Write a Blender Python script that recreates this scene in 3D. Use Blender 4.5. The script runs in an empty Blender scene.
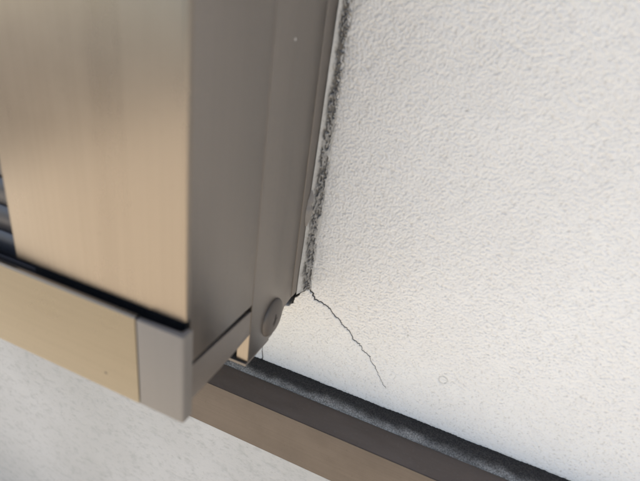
import bpy, bmesh, math
import numpy as np
from mathutils import Matrix, Vector

# ------------------------------------------------------------------ camera, sky, sun, exposure
scene = bpy.context.scene
scene.unit_settings.system = 'METRIC'
# world: x along the wall to the right, y into the wall, z up; origin = rear bottom corner of the frame at the wall
RIGHT = Vector((0.91959, 0.36969, 0.13299))
DOWN = Vector((0.27046, -0.35015, -0.89680))
FWD = Vector((-0.28497, 0.86065, -0.42198))
cam_d = bpy.data.cameras.new('camera')
cam = bpy.data.objects.new('camera', cam_d)
scene.collection.objects.link(cam)
M = Matrix((RIGHT, -DOWN, -FWD)).transposed().to_4x4()
M.translation = Vector((0.1055, -0.2919, 0.1864))
cam.matrix_world = M
cam_d.sensor_width = 36
cam_d.lens = 36 * 440 / 640
cam_d.clip_start = 0.005
cam_d.clip_end = 500
cam_d.dof.use_dof = True
cam_d.dof.focus_distance = 0.385
cam_d.dof.aperture_fstop = 5.3
scene.camera = cam

SUN_EL, SUN_AZ = 50.0, -104.0          # azimuth measured from +y (into the wall) towards +x; comes from the left
az, el = math.radians(SUN_AZ), math.radians(SUN_EL)
to_sun = Vector((math.sin(az) * math.cos(el), math.cos(az) * math.cos(el), math.sin(el)))
world = bpy.data.worlds.new('World'); scene.world = world; world.use_nodes = True
nt = world.node_tree
sky = nt.nodes.new('ShaderNodeTexSky'); sky.sky_type = 'NISHITA'; sky.sun_disc = False
sky.dust_density = 1.4; sky.sun_elevation = el; sky.sun_rotation = az
bg = nt.nodes['Background']; bg.inputs[1].default_value = 0.095
nt.links.new(sky.outputs[0], bg.inputs[0])
sd = bpy.data.lights.new('sun', 'SUN'); sd.energy = 5.0; sd.angle = math.radians(0.53); sd.color = (1.0, 0.955, 0.89)
sun = bpy.data.objects.new('sun', sd); scene.collection.objects.link(sun)
sun.rotation_euler = (-to_sun).to_track_quat('-Z', 'Y').to_euler()

vs = scene.view_settings
vs.view_transform = 'Standard'; vs.look = 'None'; vs.gamma = 1.0; vs.use_curve_mapping = False
vs.exposure = 1.35
scene.render.engine = 'CYCLES'
scene.cycles.use_denoising = True
scene.cycles.denoising_prefilter = 'ACCURATE'
scene.cycles.max_bounces = 10
scene.cycles.diffuse_bounces = 6

# ------------------------------------------------------------------ helpers
col = scene.collection
MM = 0.001
def link(name, me, mat, parent=None):
    o = bpy.data.objects.new(name, me); col.objects.link(o)
    if mat: me.materials.clear(); me.materials.append(mat)
    o.parent = parent
    return o
def tag(o, label=None, cat=None, group=None, kind=None):
    if label: o['label'] = label
    if cat: o['category'] = cat
    if group: o['group'] = group
    if kind: o['kind'] = kind
    return o
def empty(name, loc=(0, 0, 0)):
    o = bpy.data.objects.new(name, None); col.objects.link(o); o.location = loc; o.empty_display_size = .05
    return o
def finish(bm, name, bevel=0, seg=2, smooth=True):
    if bevel:
        bmesh.ops.bevel(bm, geom=[e for e in bm.edges], offset=bevel * MM, segments=seg, profile=.6, affect='EDGES', clamp_overlap=True)
    bmesh.ops.recalc_face_normals(bm, faces=bm.faces[:])
    me = bpy.data.meshes.new(name); bm.to_mesh(me); bm.free()
    if smooth:
        me.shade_smooth()
        try: me.set_sharp_from_angle(angle=math.radians(35))
        except Exception: pass
    return me
def box(name, x, y, z, mat, parent, bevel=.4, seg=2):
    bm = bmesh.new(); bmesh.ops.create_cube(bm, size=1)
    for v in bm.verts:
        v.co = Vector((x[0] + (v.co.x + .5) * (x[1] - x[0]), y[0] + (v.co.y + .5) * (y[1] - y[0]), z[0] + (v.co.z + .5) * (z[1] - z[0]))) * MM
    return link(name, finish(bm, name, bevel, seg), mat, parent)
def prism(name, pts, axis, a, b, mat, parent, bevel=.4, seg=2):
    """closed polygon extruded along an axis. axis 'x': pts are (y,z); axis 'z': pts are (x,y). mm"""
    bm = bmesh.new()
    f3 = (lambda p, t: (t, p[0], p[1])) if axis == 'x' else (lambda p, t: (p[0], p[1], t))
    A = [bm.verts.new(Vector(f3(p, a)) * MM) for p in pts]; B = [bm.verts.new(Vector(f3(p, b)) * MM) for p in pts]
    bm.faces.new(A); bm.faces.new(B[::-1]); n = len(pts)
    for i in range(n): bm.faces.new((A[i], B[i], B[(i + 1) % n], A[(i + 1) % n]))
    return link(name, finish(bm, name, bevel, seg), mat, parent)

def h2(ix, iy, seed):
    h = (ix.astype(np.int64) * 374761393 + iy.astype(np.int64) * 668265263 + seed * 974711) & 0xffffffff
    h = ((h ^ (h >> 13)) * 1274126177) & 0xffffffff
    h = ((h ^ (h >> 16)) * 2246822519) & 0xffffffff
    return ((h ^ (h >> 15)) & 0xffffff) / float(0xffffff)
def vnoise(x, y, seed=0):
    ix, iy = np.floor(x), np.floor(y); fx, fy = x - ix, y - iy
    ux, uy = fx * fx * fx * (fx * (fx * 6 - 15) + 10), fy * fy * fy * (fy * (fy * 6 - 15) + 10)
    a, b, c, d = h2(ix, iy, seed), h2(ix + 1, iy, seed), h2(ix, iy + 1, seed), h2(ix + 1, iy + 1, seed)
    return (a + (b - a) * ux) * (1 - uy) + (c + (d - c) * ux) * uy
def rnoise(x, y, seed=0):                      # two rotated lattices: no grid look
    c, s = math.cos(.6), math.sin(.6)
    return .5 * (vnoise(x, y, seed) + vnoise(c * x - s * y + 31.7, s * x + c * y + 11.3, seed + 7))
def worley(x, y, seed=0):
    ix, iy = np.floor(x), np.floor(y); best = np.full(x.shape, 9.)
    for dx in (-1, 0, 1):
        for dy in (-1, 0, 1):
            cx, cy = ix + dx, iy + dy
            px, py = cx + h2(cx, cy, seed), cy + h2(cx, cy, seed + 3)
            best = np.minimum(best, (x - px) ** 2 + (y - py) ** 2)
    return np.sqrt(best)
def sstep(a, b, x):
    t = np.clip((x - a) / (b - a), 0, 1); return t * t * (3 - 2 * t)
def grid_mesh(name, P, attrs=None, flip=False):
    """P: (n,m,3) array of points in mm"""
    n, m = P.shape[:2]
    me = bpy.data.meshes.new(name)
    idx = np.arange(n * m).reshape(n, m)
    q = np.stack([idx[:-1, :-1], idx[1:, :-1], idx[1:, 1:], idx[:-1, 1:]], -1).reshape(-1, 4)
    if flip: q = q[:, ::-1]
    nf = len(q)
    me.vertices.add(n * m); me.vertices.foreach_set('co', (P * MM).astype(np.float32).ravel())
    me.loops.add(nf * 4); me.loops.foreach_set('vertex_index', q.astype(np.int32).ravel())
    me.polygons.add(nf); me.polygons.foreach_set('loop_start', np.arange(0, nf * 4, 4, dtype=np.int32))
    me.update(calc_edges=True)
    for k, v in (attrs or {}).items():
        a = me.attributes.new(k, 'FLOAT', 'POINT'); a.data.foreach_set('value', v.astype(np.float32).ravel())
    me.shade_smooth()
    return me
def axis_coords(fine, lo, hi, g=1.35):
    """fine: list of (start, end, step); grows outward to lo and hi"""
    xs = [fine[0][0]]
    for s, e, st in fine:
        n = max(1, int(round((e - s) / st))); xs += list(np.linspace(s, e, n + 1)[1:])
    st = fine[-1][2]
    while xs[-1] < hi - 1e-6: st *= g; xs.append(min(hi, xs[-1] + st))
    st = fine[0][2]; left = []
    cur = xs[0]
    while cur > lo + 1e-6: st *= g; cur = max(lo, cur - st); left.append(cur)
    return np.array(left[::-1] + xs)

# ------------------------------------------------------------------ materials
def mat(name):
    m = bpy.data.materials.new(name); m.use_nodes = True
    t = m.node_tree; b = t.nodes['Principled BSDF']
    return m, t, b
def N(t, kind, **kw):
    n = t.nodes.new(kind)
    for k, v in kw.items():
        if k in n.inputs.keys(): n.inputs[k].default_value = v
        else: setattr(n, k, v)
    return n
def noise(t, scale, detail=3, rough=.5, vec=None):
    n = N(t, 'ShaderNodeTexNoise'); n.inputs['Scale'].default_value = scale; n.inputs['Detail'].default_value = detail; n.inputs['Roughness'].default_value = rough
    if vec: t.links.new(vec, n.inputs['Vector'])
    return n.outputs['Fac']
def coords(t, sx=1, sy=1, sz=1):
    c = N(t, 'ShaderNodeTexCoord'); m = N(t, 'ShaderNodeMapping'); m.inputs['Scale'].default_value = (sx, sy, sz)
    t.links.new(c.outputs['Object'], m.inputs[0]); return m.outputs[0]
def ramp(t, fac, stops):
    r = N(t, 'ShaderNodeValToRGB'); e = r.color_ramp.elements
    while len(e) < len(stops): e.new(.5)
    for i, (p, c) in enumerate(stops):
        e[i].position = p; e[i].color = (c, c, c, 1) if isinstance(c, (int, float)) else (*c, 1)
    t.links.new(fac, r.inputs[0]); return r.outputs[0]
def mix(t, fac, a, b, blend='MIX'):
    n = N(t, 'ShaderNodeMix', data_type='RGBA', blend_type=blend)
    for s, v in ((0, fac), (6, a), (7, b)):
        if hasattr(v, 'is_output'): t.links.new(v, n.inputs[s])
        elif isinstance(v, (int, float)): n.inputs[s].default_value = v if s == 0 else (v, v, v, 1)
        else: n.inputs[s].default_value = (*v, 1)
    return n.outputs[2]
def bump(t, b, h, strength, dist):
    n = N(t, 'ShaderNodeBump'); n.inputs['Distance'].default_value = dist
    if hasattr(strength, 'is_output'): t.links.new(strength, n.inputs['Strength'])
    else: n.inputs['Strength'].default_value = strength
    t.links.new(h, n.inputs['Height']); t.links.new(n.outputs[0], b.inputs['Normal']); return n
def attr(t, name):
    a = N(t, 'ShaderNodeAttribute'); a.attribute_name = name; return a.outputs['Fac']
def math_(t, op, a, b):
    n = N(t, 'ShaderNodeMath', operation=op)
    for i, v in enumerate((a, b)):
        if hasattr(v, 'is_output'): t.links.new(v, n.inputs[i])
        else: n.inputs[i].default_value = v
    return n.outputs[0]

def m_anodised(name, base, rough, streak=.05, metallic=1.0, vertical=True, spec_blot=.06):
    m, t, b = mat(name)
    s = (750, 750, 4) if vertical else (4, 750, 750)
    st = noise(t, 1, 4, .6, coords(t, *s))
    bl = noise(t, 38, 4, .6, coords(t))
    sp = noise(t, 420, 2, .5, coords(t))
    c = mix(t, ramp(t, st, [(.3, 0), (.7, 1)]), [x * (1 - streak) for x in base], [min(1, x * (1 + streak)) for x in base])
    c = mix(t, ramp(t, bl, [(.35, spec_blot), (.6, 0)]), c, [x * .6 for x in base])
    c = mix(t, ramp(t, sp, [(.24, .35), (.3, 0)]), c, [x * .45 for x in base])
    dr = noise(t, 1, 5, .65, coords(t, *((55, 55, 2.2) if vertical else (3, 55, 25))))
    c = mix(t, ramp(t, dr, [(.34, .13), (.52, 0), (.66, 0), (.8, .08)]), c, [x * .62 for x in base])
    t.links.new(c, b.inputs['Base Color']); b.inputs['Metallic'].default_value = metallic
    r = math_(t, 'ADD', math_(t, 'MULTIPLY', math_(t, 'ADD', bl, dr), .12), rough - .12)
    t.links.new(r, b.inputs['Roughness'])
    bump(t, b, st, .05, .0004)
    return m
M_BRONZE = m_anodised('bronze_anodised', (.28, .241, .2), .29, .05)
M_BRONZE_H = m_anodised('bronze_anodised_rail', (.226, .2, .158), .3, .04, vertical=False)
M_SIDE = m_anodised('bronze_anodised_side', (.262, .237, .216), .42, .03)
M_PLASTIC = m_anodised('taupe_plastic', (.185, .167, .15), .5, .02, metallic=0.0)
M_ARM = m_anodised('taupe_arm', (.19, .165, .145), .45, .03, metallic=.35, vertical=False)
M_FLASH = m_anodised('brown_flashing', (.12, .099, .084), .42, .06, metallic=.6, vertical=False, spec_blot=.35)

def m_plain(name, c, rough=.6, metallic=0.0, var=.25, scale=120, bmp=.15):
    m, t, b = mat(name)
    n = noise(t, scale, 4, .6, coords(t))
    t.links.new(mix(t, n, [x * (1 - var) for x in c], [x * (1 + var) for x in c]), b.inputs['Base Color'])
    b.inputs['Roughness'].default_value = rough; b.inputs['Metallic'].default_value = metallic
    bump(t, b, n, bmp, .0005)
    return m
M_BLACK = m_plain('black_cavity', (.012, .012, .013), .8)  # near-black that puts the shade of hollow gaps into colour
M_CHANNEL_DARK = m_plain('channel_shade_black', (.012, .012, .014), .7)  # near-black: shade inside the rail channel and cap, put into colour
M_SLAT = m_plain('dark_slat', (.06, .06, .068), .38, .5, .15, 30, .05)
M_SPECK = m_plain('pale_speck', (.55, .53, .5), .7)
M_DARKSPECK = m_plain('dark_speck', (.09, .075, .06), .8)
M_CRACK = m_plain('crack_shade', (.022, .02, .018), .95, 0, .4, 900)  # near-black: the shade inside crack and slots, put into colour
M_FLAP = m_plain('old_sealant', (.22, .2, .18), .75, 0, .25, 300, .3)

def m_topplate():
    m, t, b = mat('dull_flashing_top')  # matte brown for the top plate, duller than the front face, with paler flecks
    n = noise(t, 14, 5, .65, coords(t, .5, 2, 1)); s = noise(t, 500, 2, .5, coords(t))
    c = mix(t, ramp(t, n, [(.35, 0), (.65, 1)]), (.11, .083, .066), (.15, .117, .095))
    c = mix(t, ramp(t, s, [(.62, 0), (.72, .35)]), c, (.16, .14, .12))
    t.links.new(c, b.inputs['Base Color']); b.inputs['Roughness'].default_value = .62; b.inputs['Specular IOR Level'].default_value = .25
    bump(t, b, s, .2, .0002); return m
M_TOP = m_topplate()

def m_strip():
    m, t, b = mat('grey_black_joint')
    g = noise(t, 900, 3, .6, coords(t)); w = noise(t, 30, 4, .6, coords(t))
    c = mix(t, ramp(t, g, [(.4, 0), (.65, 1)]), (.016, .013, .011), (.055, .047, .04))
    d = math_(t, 'MULTIPLY', attr(t, 'pale_low'), ramp(t, w, [(.3, .35), (.6, 1)]))
    c = mix(t, d, c, mix(t, ramp(t, g, [(.38, 0), (.62, 1)]), (.15, .137, .12), (.38, .352, .315)))
    t.links.new(c, b.inputs['Base Color']); b.inputs['Roughness'].default_value = .8
    bump(t, b, g, .5, .0006); return m
M_STRIP = m_strip()

def m_stucco():
    m, t, b = mat('white_stucco')
    big = noise(t, 9, 4, .6, coords(t)); mid = noise(t, 90, 3, .6, coords(t)); fine = noise(t, 620, 3, .6, coords(t))
    c = mix(t, ramp(t, big, [(.3, 0), (.7, 1)]), (.745, .73, .7), (.79, .78, .752))
    c = mix(t, ramp(t, mid, [(.35, .12), (.6, 0)]), c, (.6, .58, .54))
    c = mix(t, ramp(t, attr(t, 'pit'), [(0, 0), (1, .6)]), c, (.47, .45, .42))
    sp = noise(t, 260, 1, .5, coords(t))
    c = mix(t, ramp(t, sp, [(.2, .5), (.26, 0)]), c, (.33, .3, .26))
    c = mix(t, attr(t, 'grime_shade'), c, (.03, .028, .025))
    t.links.new(c, b.inputs['Base Color']); b.inputs['Roughness'].default_value = .85; b.inputs['Specular IOR Level'].default_value = .25
    vo = N(t, 'ShaderNodeTexVoronoi'); vo.inputs['Scale'].default_value = 420; t.links.new(coords(t), vo.inputs['Vector'])
    coarse = math_(t, 'SUBTRACT', 1.0, attr(t, 'fine'))
    n1 = N(t, 'ShaderNodeBump'); n1.inputs['Distance'].default_value = .0012; t.links.new(coarse, n1.inputs['Strength'])
    t.links.new(mid, n1.inputs['Height'])
    n2 = N(t, 'ShaderNodeBump'); n2.inputs['Distance'].default_value = .0004; n2.inputs['Strength'].default_value = .5
    t.links.new(fine, n2.inputs['Height']); t.links.new(n1.outputs[0], n2.inputs['Normal']); t.links.new(n2.outputs[0], b.inputs['Normal'])
    return m
M_STUCCO = m_stucco()

def m_sealant():
    m, t, b = mat('weathered_sealant')
    g = noise(t, 520, 4, .7, coords(t)); w = noise(t, 60, 4, .6, coords(t, 1, 1, .5))
    c = mix(t, ramp(t, w, [(.3, 0), (.7, 1)]), (.43, .415, .385), (.57, .555, .525))
    c = mix(t, ramp(t, g, [(.3, .5), (.48, 0)]), c, (.3, .285, .26))
    c = mix(t, attr(t, 'grime_shade'), c, (.07, .062, .053))
    t.links.new(c, b.inputs['Base Color']); b.inputs['Roughness'].default_value = .8
    bump(t, b, g, .5, .0006); return m
M_SEAL = m_sealant()

def m_foundation():
    m, t, b = mat('cement_foundation')
    a = noise(t, 5, 5, .6, coords(t)); g = noise(t, 110, 4, .65, coords(t, 1, 1, 1.6)); s = noise(t, 240, 2, .5, coords(t, .8, 1, 1.2))
    c = mix(t, ramp(t, a, [(.3, 0), (.7, 1)]), (.44, .43, .405), (.52, .51, .49))
    c = mix(t, ramp(t, g, [(.3, .55), (.5, 0)]), c, (.33, .33, .31))
    c = mix(t, ramp(t, s, [(.26, .28), (.34, 0)]), c, (.2, .2, .175))
    t.links.new(c, b.inputs['Base Color']); b.inputs['Roughness'].default_value = .9
    bump(t, b, g, .4, .002); return m
M_FOUND = m_foundation()

def m_ground():
    m, t, b = mat('sunlit_paving')
    a = noise(t, 1.2, 5, .6, coords(t)); g = noise(t, 60, 4, .6, coords(t))
    c = mix(t, a, (.483, .422, .337), (.573, .507, .412)); c = mix(t, ramp(t, g, [(.35, .3), (.55, 0)]), c, (.3, .265, .215))
    t.links.new(c, b.inputs['Base Color']); b.inputs['Roughness'].default_value = .9
    bump(t, b, g, .4, .004); return m
M_GROUND = m_ground()

# ------------------------------------------------------------------ ground
GZ = -620
P = np.array([[[-300000, -300000, GZ], [-300000, 200, GZ]], [[300000, -300000, GZ], [300000, 200, GZ]]], float)
Q = np.array([[[-300000, -300000, GZ + 5], [-300000, -4600, GZ + 5]], [[300000, -300000, GZ + 5], [300000, -4600, GZ + 5]]], float)
rd = link('added_grey_ground', grid_mesh('added_grey_ground', Q), m_plain('added_ground_grey', (.13, .126, .12), .85, 0, .25, 40, .3)); tag(rd, kind='structure')  # unseen grey ground, added to grey the reflection high on the front panel
Q = np.array([[[-60000, -4590, GZ + 5], [-60000, -250, GZ + 5]], [[-2350, -4590, GZ + 5], [-2350, -250, GZ + 5]]], float)
so = link('added_dark_ground', grid_mesh('added_dark_ground', Q), m_plain('added_ground_dark', (.17, .145, .115), .95, 0, .35, 25, .6)); tag(so, kind='structure')  # unseen dark ground, added to darken reflections on the left of the metal
g = link('ground', grid_mesh('ground', P, flip=False), M_GROUND); tag(g, kind='structure')

# ------------------------------------------------------------------ stucco wall: real grain, crack groove, broken edge behind the frame
xs = axis_coords([(-40, 300, .47), (300, 420, .85)], -4000, 4000)
zs = axis_coords([(-92, 225, .47), (225, 330, .85)], -92, 2300)
X, Z = np.meshgrid(xs, zs, indexing='ij')
fine = sstep(-70, -40, X) * (1 - sstep(415, 440, X)) * (1 - sstep(325, 345, Z))
wx, wz = X + .9 * (rnoise(X / 3, Z / 3, 51) - .5), Z + .9 * (rnoise(X / 3, Z / 3, 52) - .5)
w1 = worley(wx / 1.8, wz / 1.8, 5); w2 = worley(wx / 1.35 + 9, wz / 1.35, 9)
n1 = rnoise(wx / 1.0, wz / 1.0, 3); n2 = rnoise(X / .75, Z / .75, 13)
grain = .55 * sstep(.3, .68, n1) + .25 * np.sqrt(np.clip(1 - (w1 / .8) ** 2, 0, 1)) + .3 * (n2 - .35)
slow = rnoise(X / 38, Z / 38, 21) - .5
lump = rnoise(X / 9, Z / 9, 23) - .5
patch = .92 + .16 * sstep(.3, .7, rnoise(X / 60, Z / 60, 24))
H = (grain - .5) * .66 * patch + slow * .5 + lump * .3
pit = (1 - sstep(.05, .36, grain)) * fine * patch
H *= fine
# the crack: polyline on the wall (x, z) with a width
CR = [(1, .5, 2.2), (3.5, -1.5, 2.1), (8.5, -4.2, 1.7), (12, -9.5, 1.5), (18, -10.5, 1.15), (25.8, -13.6, 1.1), (30.5, -19, 1.0), (34.5, -19.8, .95), (39, -25.5, .85), (45.7, -28.4, .8), (49, -34, .8),
      (56.2, -38, .7), (60, -43.2, .62), (66.1, -45.3, .55), (68.5, -51, .45), (75.4, -57.5, .4), (77, -62, .34), (84.9, -71, .26)]
def refine(pts, step, amp, seed):
    out = []; rng = np.random.RandomState(seed)
    for (x0, z0, a0), (x1, z1, a1) in zip(pts[:-1], pts[1:]):
        L = math.hypot(x1 - x0, z1 - z0); n = max(1, int(L / step))
        for i in range(n):
            t = i / n; j = amp * (rng.rand(2) - .5)
            out.append((x0 + (x1 - x0) * t + j[0], z0 + (z1 - z0) * t + j[1], (a0 + (a1 - a0) * t) * (.75 + .5 * rng.rand())))
    out.append(pts[-1]); return out
CRF = refine([(x, z, max(.17, w * .52)) for x, z, w in CR], 1.15, 1.5, 4)
CR2 = refine([(-30.5, -77, .22), (-30.9, -83, .35), (-29.8, -88, .4), (-30.3, -92.5, .5)], 1.4, .9, 9)
def poly_dist(pts):
    D = np.full(X.shape, 99.); W = np.zeros(X.shape)
    for (x0, z0, a0), (x1, z1, a1) in zip(pts[:-1], pts[1:]):
        i0, i1 = np.searchsorted(xs, [min(x0, x1) - 4, max(x0, x1) + 4]); k0, k1 = np.searchsorted(zs, [min(z0, z1) - 4, max(z0, z1) + 4])
        x_, z_ = X[i0:i1, k0:k1], Z[i0:i1, k0:k1]
        dx, dz = x1 - x0, z1 - z0; t = np.clip(((x_ - x0) * dx + (z_ - z0) * dz) / (dx * dx + dz * dz + 1e-9), 0, 1)
        d = np.hypot(x_ - x0 - t * dx, z_ - z0 - t * dz); w = a0 + (a1 - a0) * t
        sel = d < D[i0:i1, k0:k1]; D[i0:i1, k0:k1] = np.where(sel, d, D[i0:i1, k0:k1]); W[i0:i1, k0:k1] = np.where(sel, w, W[i0:i1, k0:k1])
    return D, W
grime_shade = np.zeros(X.shape)
for pts in (CRF, CR2):
    D, W = poly_dist(pts)
    near = D < 90
    core = np.where(near, 1 - sstep(.3 + W * .5, .8 + W * .5, D), 0)
    H = H * (1 - core) - core * (.35 + .5 * W)
    H += np.where(near, .12 * W * (1 - sstep(.6, 2.4, D)), 0)                         # lifted lips
    grime_shade = np.maximum(grime_shade, np.where(near, .2 * np.clip(W, 0, 1) * (1 - sstep(W * .3, W * .5 + .8, D)), 0))
# opening behind the frame, with a broken edge
jag = (rnoise(X / 5, Z / 5, 61) - .5) * 7 + (rnoise(X / 1.8, Z / 1.8, 62) - .5) * 2.5
edge = np.where(Z < -2.5, (X - 2.0) - (Z + 2.5) * .62 + jag * .55, X - 1.5 + jag * .15)
hole = (1 - sstep(-.6, .7, edge)) * (Z > -60) * (X > -900)
hole = np.where(Z < -2.5, hole * (1 - sstep(-28, -24, -Z * -1) * 0), hole)
low = sstep(-26, -20, Z + jag * .5)                                                  # opening closes below the frame
hole = hole * low * sstep(-60, -40, X)
H = H * (1 - hole) - 25 * hole
grime_shade = np.maximum(grime_shade, (1 - sstep(.5, 1.6, edge)) * (Z > -60) * low * sstep(-60, -40, X))  # blackens the opening: its deep shade is put into the colour
# grey streaks of dirt beside the joint
grime_shade = np.maximum(grime_shade, .34 * (1 - sstep(3, 20, X)) * sstep(0, 10, Z) * rnoise(X / 6, Z / 16, 71) * (X > 0))
# ring mark
r = np.hypot(X - 125.3, Z + 42.6); ring = np.exp(-((r - 3.3) / .55) ** 2) * (.55 + .6 * rnoise(X / 2.5, Z / 2.5, 77))
H -= .45 * ring; grime_shade = np.maximum(grime_shade, .34 * ring)
# stucco rolls in at its lower edge
H -= .8 * (1 - sstep(-92, -89.5, Z))
P = np.stack([X, -H, Z], -1)
wall = link('stucco_wall', grid_mesh('stucco_wall', P, dict(fine=fine, grime_shade=grime_shade, pit=pit), flip=False), M_STUCCO)
tag(wall, 'white grainy stucco house wall with a thin crack running down from the frame corner', 'wall')

def ribbon(name, pts, depth, parent):
    bm = bmesh.new(); rows = []
    for i, (x, z, w) in enumerate(pts):
        a = pts[max(0, i - 1)]; c = pts[min(len(pts) - 1, i + 1)]
        d = Vector((c[0] - a[0], c[1] - a[1])).normalized(); n = Vector((-d.y, d.x)) * w * .5
        rows.append([bm.verts.new(Vector(q) * MM) for q in ((x + n.x, depth, z + n.y), (x, depth + .5, z), (x - n.x, depth, z - n.y))])
    for a, b in zip(rows[:-1], rows[1:]):
        for k in (0, 1): bm.faces.new((a[k], b[k], b[k + 1], a[k + 1]))
    return link(name, finish(bm, name), M_CRACK, parent)
cr = ribbon('crack', CRF, .16, wall); tag(cr, 'dark hairline crack running diagonally down from the frame corner')
cr = ribbon('crack', CR2, .12, wall); tag(cr, 'short hairline crack just above the flashing under the frame')
box('eave', (-4000, 4000), (-800, 100), (2302, 2420), M_PLASTIC, wall, 4)

# ------------------------------------------------------------------ foundation
fo = box('foundation_wall', (-4000, 4000), (-14, 160), (-700, -110), M_FOUND, None, 3)
tag(fo, 'pale speckled cement foundation below the window rail and brown flashing', 'foundation')

# ------------------------------------------------------------------ drip flashing
fl = empty('drip_flashing', (0, 0, 0))
tag(fl, 'brown metal drip flashing with dark top along the base of the white wall', 'flashing')
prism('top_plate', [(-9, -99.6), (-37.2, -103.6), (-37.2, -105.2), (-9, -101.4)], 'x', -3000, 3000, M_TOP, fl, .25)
prism('front_face', [(-36.6, -104.0), (-38.2, -103.7), (-40.2, -151), (-37, -153.5), (-33, -153), (-33, -151.8), (-38.4, -150.6)], 'x', -3000, 3000, M_FLASH, fl, .3)
sx = axis_coords([(-75, 330, .8)], -3000, 3000)
th = np.linspace(0, 1, 26)
SX, TT = np.meshgrid(sx, th, indexing='ij')
ang = TT * math.pi / 2
by = -1.0 + 3.0 * (1 - TT) ** 3 - 13.0 * np.sin(ang) ** 1.15; bz = -91.6 - 9.2 * (1 - np.cos(ang)) ** .9
fz = sstep(-95, -75, SX) * (1 - sstep(330, 350, SX))
dn = ((rnoise(SX / 1.3, TT * 12, 81) - .5) * .9 + (rnoise(SX / 5, TT * 5, 82) - .5) * 1.0) * fz * np.sin(TT * math.pi) ** .5
by -= dn * .6; bz += dn * .5 + (rnoise(SX / 14, TT * 0, 83) - .5) * .9 * fz
pale_low = sstep(.42, .8, TT + .25 * (rnoise(SX / 8, TT * 3, 84) - .5)) * (1 - .6 * sstep(.93, 1, TT))  # paler grey towards the lower edge of the strip
link('joint_strip', grid_mesh('joint_strip', np.stack([SX, by, bz], -1), dict(pale_low=pale_low), flip=True), M_STRIP, fl)

# ------------------------------------------------------------------ shutter frame
fr = empty('shutter_casing', (0, 0, 0))
tag(fr, 'bronze aluminium window shutter frame standing out from the stucco wall', 'window frame')
HT = 1900
def arc(cx, cy, r, a0, a1, n): return [(cx + r * math.cos(math.radians(a0 + (a1 - a0) * i / n)), cy + r * math.sin(math.radians(a0 + (a1 - a0) * i / n))) for i in range(n + 1)]
R0 = 1.8
prism('front_panel', [(-109.6, -140), (-109.6, -151)] + arc(-108.6, -151, 1, 180, 270, 3)[1:] + arc(-.22 - R0, -152 + R0, R0, -90, 0, 6) + [(-.22, -148.6), (-2.6, -148.6), (-2.6, -150.2), (-107.8, -150.2), (-107.8, -140)],
      'z', 56.9, HT, M_BRONZE, fr, 0)
box('side_panel', (-2.7, -.18), (-148.5, -86.45), (29.6, HT), M_SIDE, fr, .12)
box('dark_gap_fill', (-106, -3.2), (-145, -90), (9, HT - 2), M_BLACK, fr, 0)  # solid black block so the gaps around the panels look dark
# rear post against the wall, with a flange and a chamfered lower corner
bm = bmesh.new()
pts = [(-86.3, HT), (-86.3, -16.2), (-52, -16.2), (-41, -9), (-34.5, -.8), (-23.2, .4), (-23.2, HT)]
bm2 = bmesh.new()
def plate_yz(name, pts, x0, x1, m, parent, bevel):
    return prism(name, pts, 'x', x0, x1, m, parent, bevel)
bm.free(); bm2.free()
plate_yz('rear_post', pts, -8.6, 0, M_SIDE, fr, .35)
prism('wall_flange', [(-1.6, -23.1), (.1, -23.1), (.2, -23.0), (.28, -22.8), (.2, -4), (-2, -4)], 'z', .8, HT, M_SIDE, fr, 0)
box('dark_post_fill', (-60, -8.8), (-84, -10), (-14, HT - 2), M_BLACK, fr, 0)  # solid black block standing in for the shaded hollow beside the post
prism('post_foot', [(-88.4, -16.4), (-56, -16.4), (-56, -18.4), (-88.4, -18.4)], 'x', -24, -.3, M_ARM, fr, .3)
box('post_front', (-8.4, -.25), (-86.9, -86.4), (-16.1, 24), M_BRONZE, fr, .1)
# arm carrying the rail end
prism('side_arm', [(-152, 27.4), (-87.1, 25.0), (-87.1, 6.6), (-110, 5.2), (-152, 4.2)], 'x', -2.4, -.1, M_ARM, fr, .5)
# rail with a hollow channel, end cap
prism('bottom_rail', [(-158, -.7), (-158, 53.4), (-157.2, 54.2), (-155.2, 54.2), (-154.6, 53.4), (-154.6, 1.2), (-120, 1.2), (-120, -.7)], 'x', -1650, -24.5, M_BRONZE_H, fr, .3)
box('rail_channel', (-1640, -4), (-154.4, -121), (1.4, 44), M_CHANNEL_DARK, fr, 0)  # solid black block in place of the channel's shaded hollow
prism('end_cap', [(-23.4, -155.8), (-23.4, -158.5), (2.7, -158.5), (3.5, -157.7), (3.5, -151.2), (.8, -151.2), (.8, -155.8)], 'z', .2, 53.8, M_PLASTIC, fr, .4, 3)
box('cap_cavity', (-23.2, .6), (-155.6, -152.3), (.6, 47), M_CHANNEL_DARK, fr, 0)  # solid black block painted as the shade behind the cap

# round screw cover with a worn cross slot
bm = bmesh.new()
prof = [(0, 3.9), (4, 3.8), (8, 3.4), (11.5, 2.6), (13.6, 1.5), (14.3, .4), (14.3, -.5)]
ns = 48; rings = []
for r_, h_ in prof:
    if r_ == 0: rings.append([bm.verts.new((h_ * MM, 0, 0))]); continue
    rings.append([bm.verts.new((h_ * MM, r_ * MM * math.cos(2 * math.pi * k / ns), r_ * MM * math.sin(2 * math.pi * k / ns))) for k in range(ns)])
for k in range(ns): bm.faces.new((rings[0][0], rings[1][k], rings[1][(k + 1) % ns]))
for a, b in zip(rings[1:-1], rings[2:]):
    for k in range(ns): bm.faces.new((a[k], b[k], b[(k + 1) % ns], a[(k + 1) % ns]))
sc = link('screw_cover', finish(bm, 'screw_cover'), m_anodised('worn_cover', (.108, .092, .08), .5, .04, metallic=.2, spec_blot=.5), fr); sc.location = Vector((0, -55, 1.5)) * MM
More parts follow.
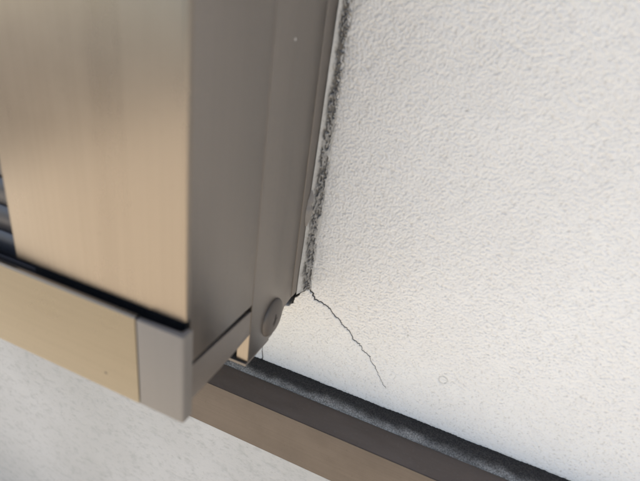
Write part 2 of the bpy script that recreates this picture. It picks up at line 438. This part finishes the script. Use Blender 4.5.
def scratch(pts, w, name, parent, m):
    bm = bmesh.new(); rows = []
    for i, p in enumerate(pts):
        p = Vector(p); a = Vector(pts[max(0, i - 1)]); c = Vector(pts[min(len(pts) - 1, i + 1)])
        n = (c - a).cross(Vector((1, 0, 0))).normalized() * w * .5
        rows.append([bm.verts.new((p + n) * MM), bm.verts.new((p - n) * MM)])
    for a, b in zip(rows[:-1], rows[1:]): bm.faces.new((a[0], b[0], b[1], a[1]))
    return link(name, finish(bm, name), m, parent)
scratch([(4.0, -1.5, 4.6), (4.02, -3, 1.6), (3.98, -2.2, -1.2), (3.85, -4, -4)], .95, 'slot', sc, M_CRACK)
scratch([(3.92, -5.5, -1.6), (4.02, -3, -.2), (4.0, .2, 1.4)], .8, 'slot', sc, M_CRACK)

# specks of dirt and paint on the metal
def speck(y, z, r_, m, x=0.02, face='x', xx=0):
    bm = bmesh.new(); rng = np.random.RandomState(int(abs(y * 7 + z * 13 + xx)))
    c = bm.verts.new((0, 0, 0)); k_ = 9; vs_ = []
    for k in range(k_):
        q = r_ * (.7 + .6 * rng.rand()) * MM; a = 2 * math.pi * k / k_
        vs_.append(bm.verts.new((-.08 * MM, q * math.cos(a), q * math.sin(a)) if face == 'x' else (q * math.cos(a) * 1.6, .08 * MM, q * math.sin(a))))
    for k in range(k_): bm.faces.new((c, vs_[k], vs_[(k + 1) % k_]))
    o = link('speck', finish(bm, 'speck'), m, fr); o.location = Vector((x + .1, y, z) if face == 'x' else (xx, y - .1, z)) * MM
    return o
speck(-62.5, 182, .9, M_SPECK)
speck(-158, 10.4, .55, M_DARKSPECK, face='y', xx=-46)

# ------------------------------------------------------------------ shutter curtain seen at the left edge
sh = empty('shutter_curtain', (-.7, -.14, .03))
tag(sh, 'dark horizontal shutter slats behind the left edge of the bronze panel', 'shutter')
bm = bmesh.new()
prof = [(0, 0), (-2.2, .4), (-3.6, 3), (-4.2, 8), (-3.4, 12.6), (-1.6, 15.2), (.6, 15.8), (1.2, 14.6), (1.2, .6)]
A = [bm.verts.new(Vector((-850, y, z)) * MM) for y, z in prof]; B = [bm.verts.new(Vector((595, y, z)) * MM) for y, z in prof]
bm.faces.new(A); bm.faces.new(B[::-1])
for i in range(len(prof)): bm.faces.new((A[i], B[i], B[(i + 1) % len(prof)], A[(i + 1) % len(prof)]))
slat_me = finish(bm, 'slat'); slat_me.materials.append(M_SLAT)
for k in range(110):
    o = bpy.data.objects.new('slat', slat_me); col.objects.link(o); o.parent = sh; o.location = (0, 0, k * 16.6 * MM)

# ------------------------------------------------------------------ sealant joint
zz = axis_coords([(-1.5, 330, .5)], -1.5, HT)
tt = np.linspace(0, 1, 40)
ZZ, T = np.meshgrid(zz, tt, indexing='ij')
fz = 1 - sstep(330, 350, ZZ)
wob = (rnoise(ZZ / 22, T * 0 + 3, 91) - .5) * fz
width = 8.4 + 2.2 * wob
y0 = -14.2 + 7.4 * np.clip(ZZ / 206, 0, 1.15) + .9 * (rnoise(ZZ / 15, T * 0, 191) - .5)
sxx = .55 + T ** 1.15 * (width - .55)
syy = y0 * (1 - T) ** 1.35 - .15
lumps = (rnoise(ZZ / 3.2, T * 5, 92) - .5) * 1.5 + (rnoise(ZZ / 1.1, T * 13, 93) - .5) * .8 + (rnoise(ZZ / 9, T * 3, 94) - .5) * 1.2
cen = .54 + .16 * (rnoise(ZZ / 11, T * 0, 95) - .5)
band = 1 - sstep(.17, .42, np.abs(T - cen) + .12 * (rnoise(ZZ / 3.5, T * 5, 96) - .5))
speckle = .4 * rnoise(ZZ / 3.4, T * 13, 97) + .35 * rnoise(ZZ / 1.3, T * 11, 297) + .25 * rnoise(ZZ / .9, T * 18, 197)
crv = band * sstep(.49, .66, speckle + .22 * (rnoise(ZZ / 24, T * 2, 98) - .5) + .06 * band)
syy = syy - fz * (lumps * sstep(0, .25, T) * (.35 + .65 * sstep(0, .3, 1 - T)) * 1.1) + fz * crv * 2.2
g2 = np.clip(crv * .62 + .32 * band + .45 * (.4 + .6 * band) * rnoise(ZZ / 1.6, T * 11, 99), 0, .85) * fz
se = link('sealant_bead', grid_mesh('sealant_bead', np.stack([sxx, syy, ZZ], -1), dict(grime_shade=g2), flip=True), M_SEAL)
tag(se, 'cracked dirty grey sealant joint between the bronze frame and the stucco wall', 'sealant')
# peeling flap of old sealant lying on the flange
n_, m_ = 22, 9
U, V = np.meshgrid(np.linspace(0, 1, n_), np.linspace(0, 1, m_), indexing='ij')
zc = 58 + 27 * U
halfw = 3.6 * np.sin(np.pi * np.clip(U, .02, .98)) ** .6
yc = -13.5 + 3.0 * U + (V - .5) * 2 * halfw + (rnoise(U * 6, V * 2, 33) - .5) * 1.2
xc = .3 + 3.4 * np.sin(np.pi * V) ** .7 * np.sin(np.pi * np.clip(U, .02, .98)) ** .4 + (rnoise(U * 9, V * 4, 34) - .5) * 1.6 * np.sin(np.pi * V) - 1.2 * np.exp(-((U - .62) / .07) ** 2)
link('peeling_flap', grid_mesh('peeling_flap', np.stack([xc, yc, zc], -1), flip=False), M_FLAP, se)
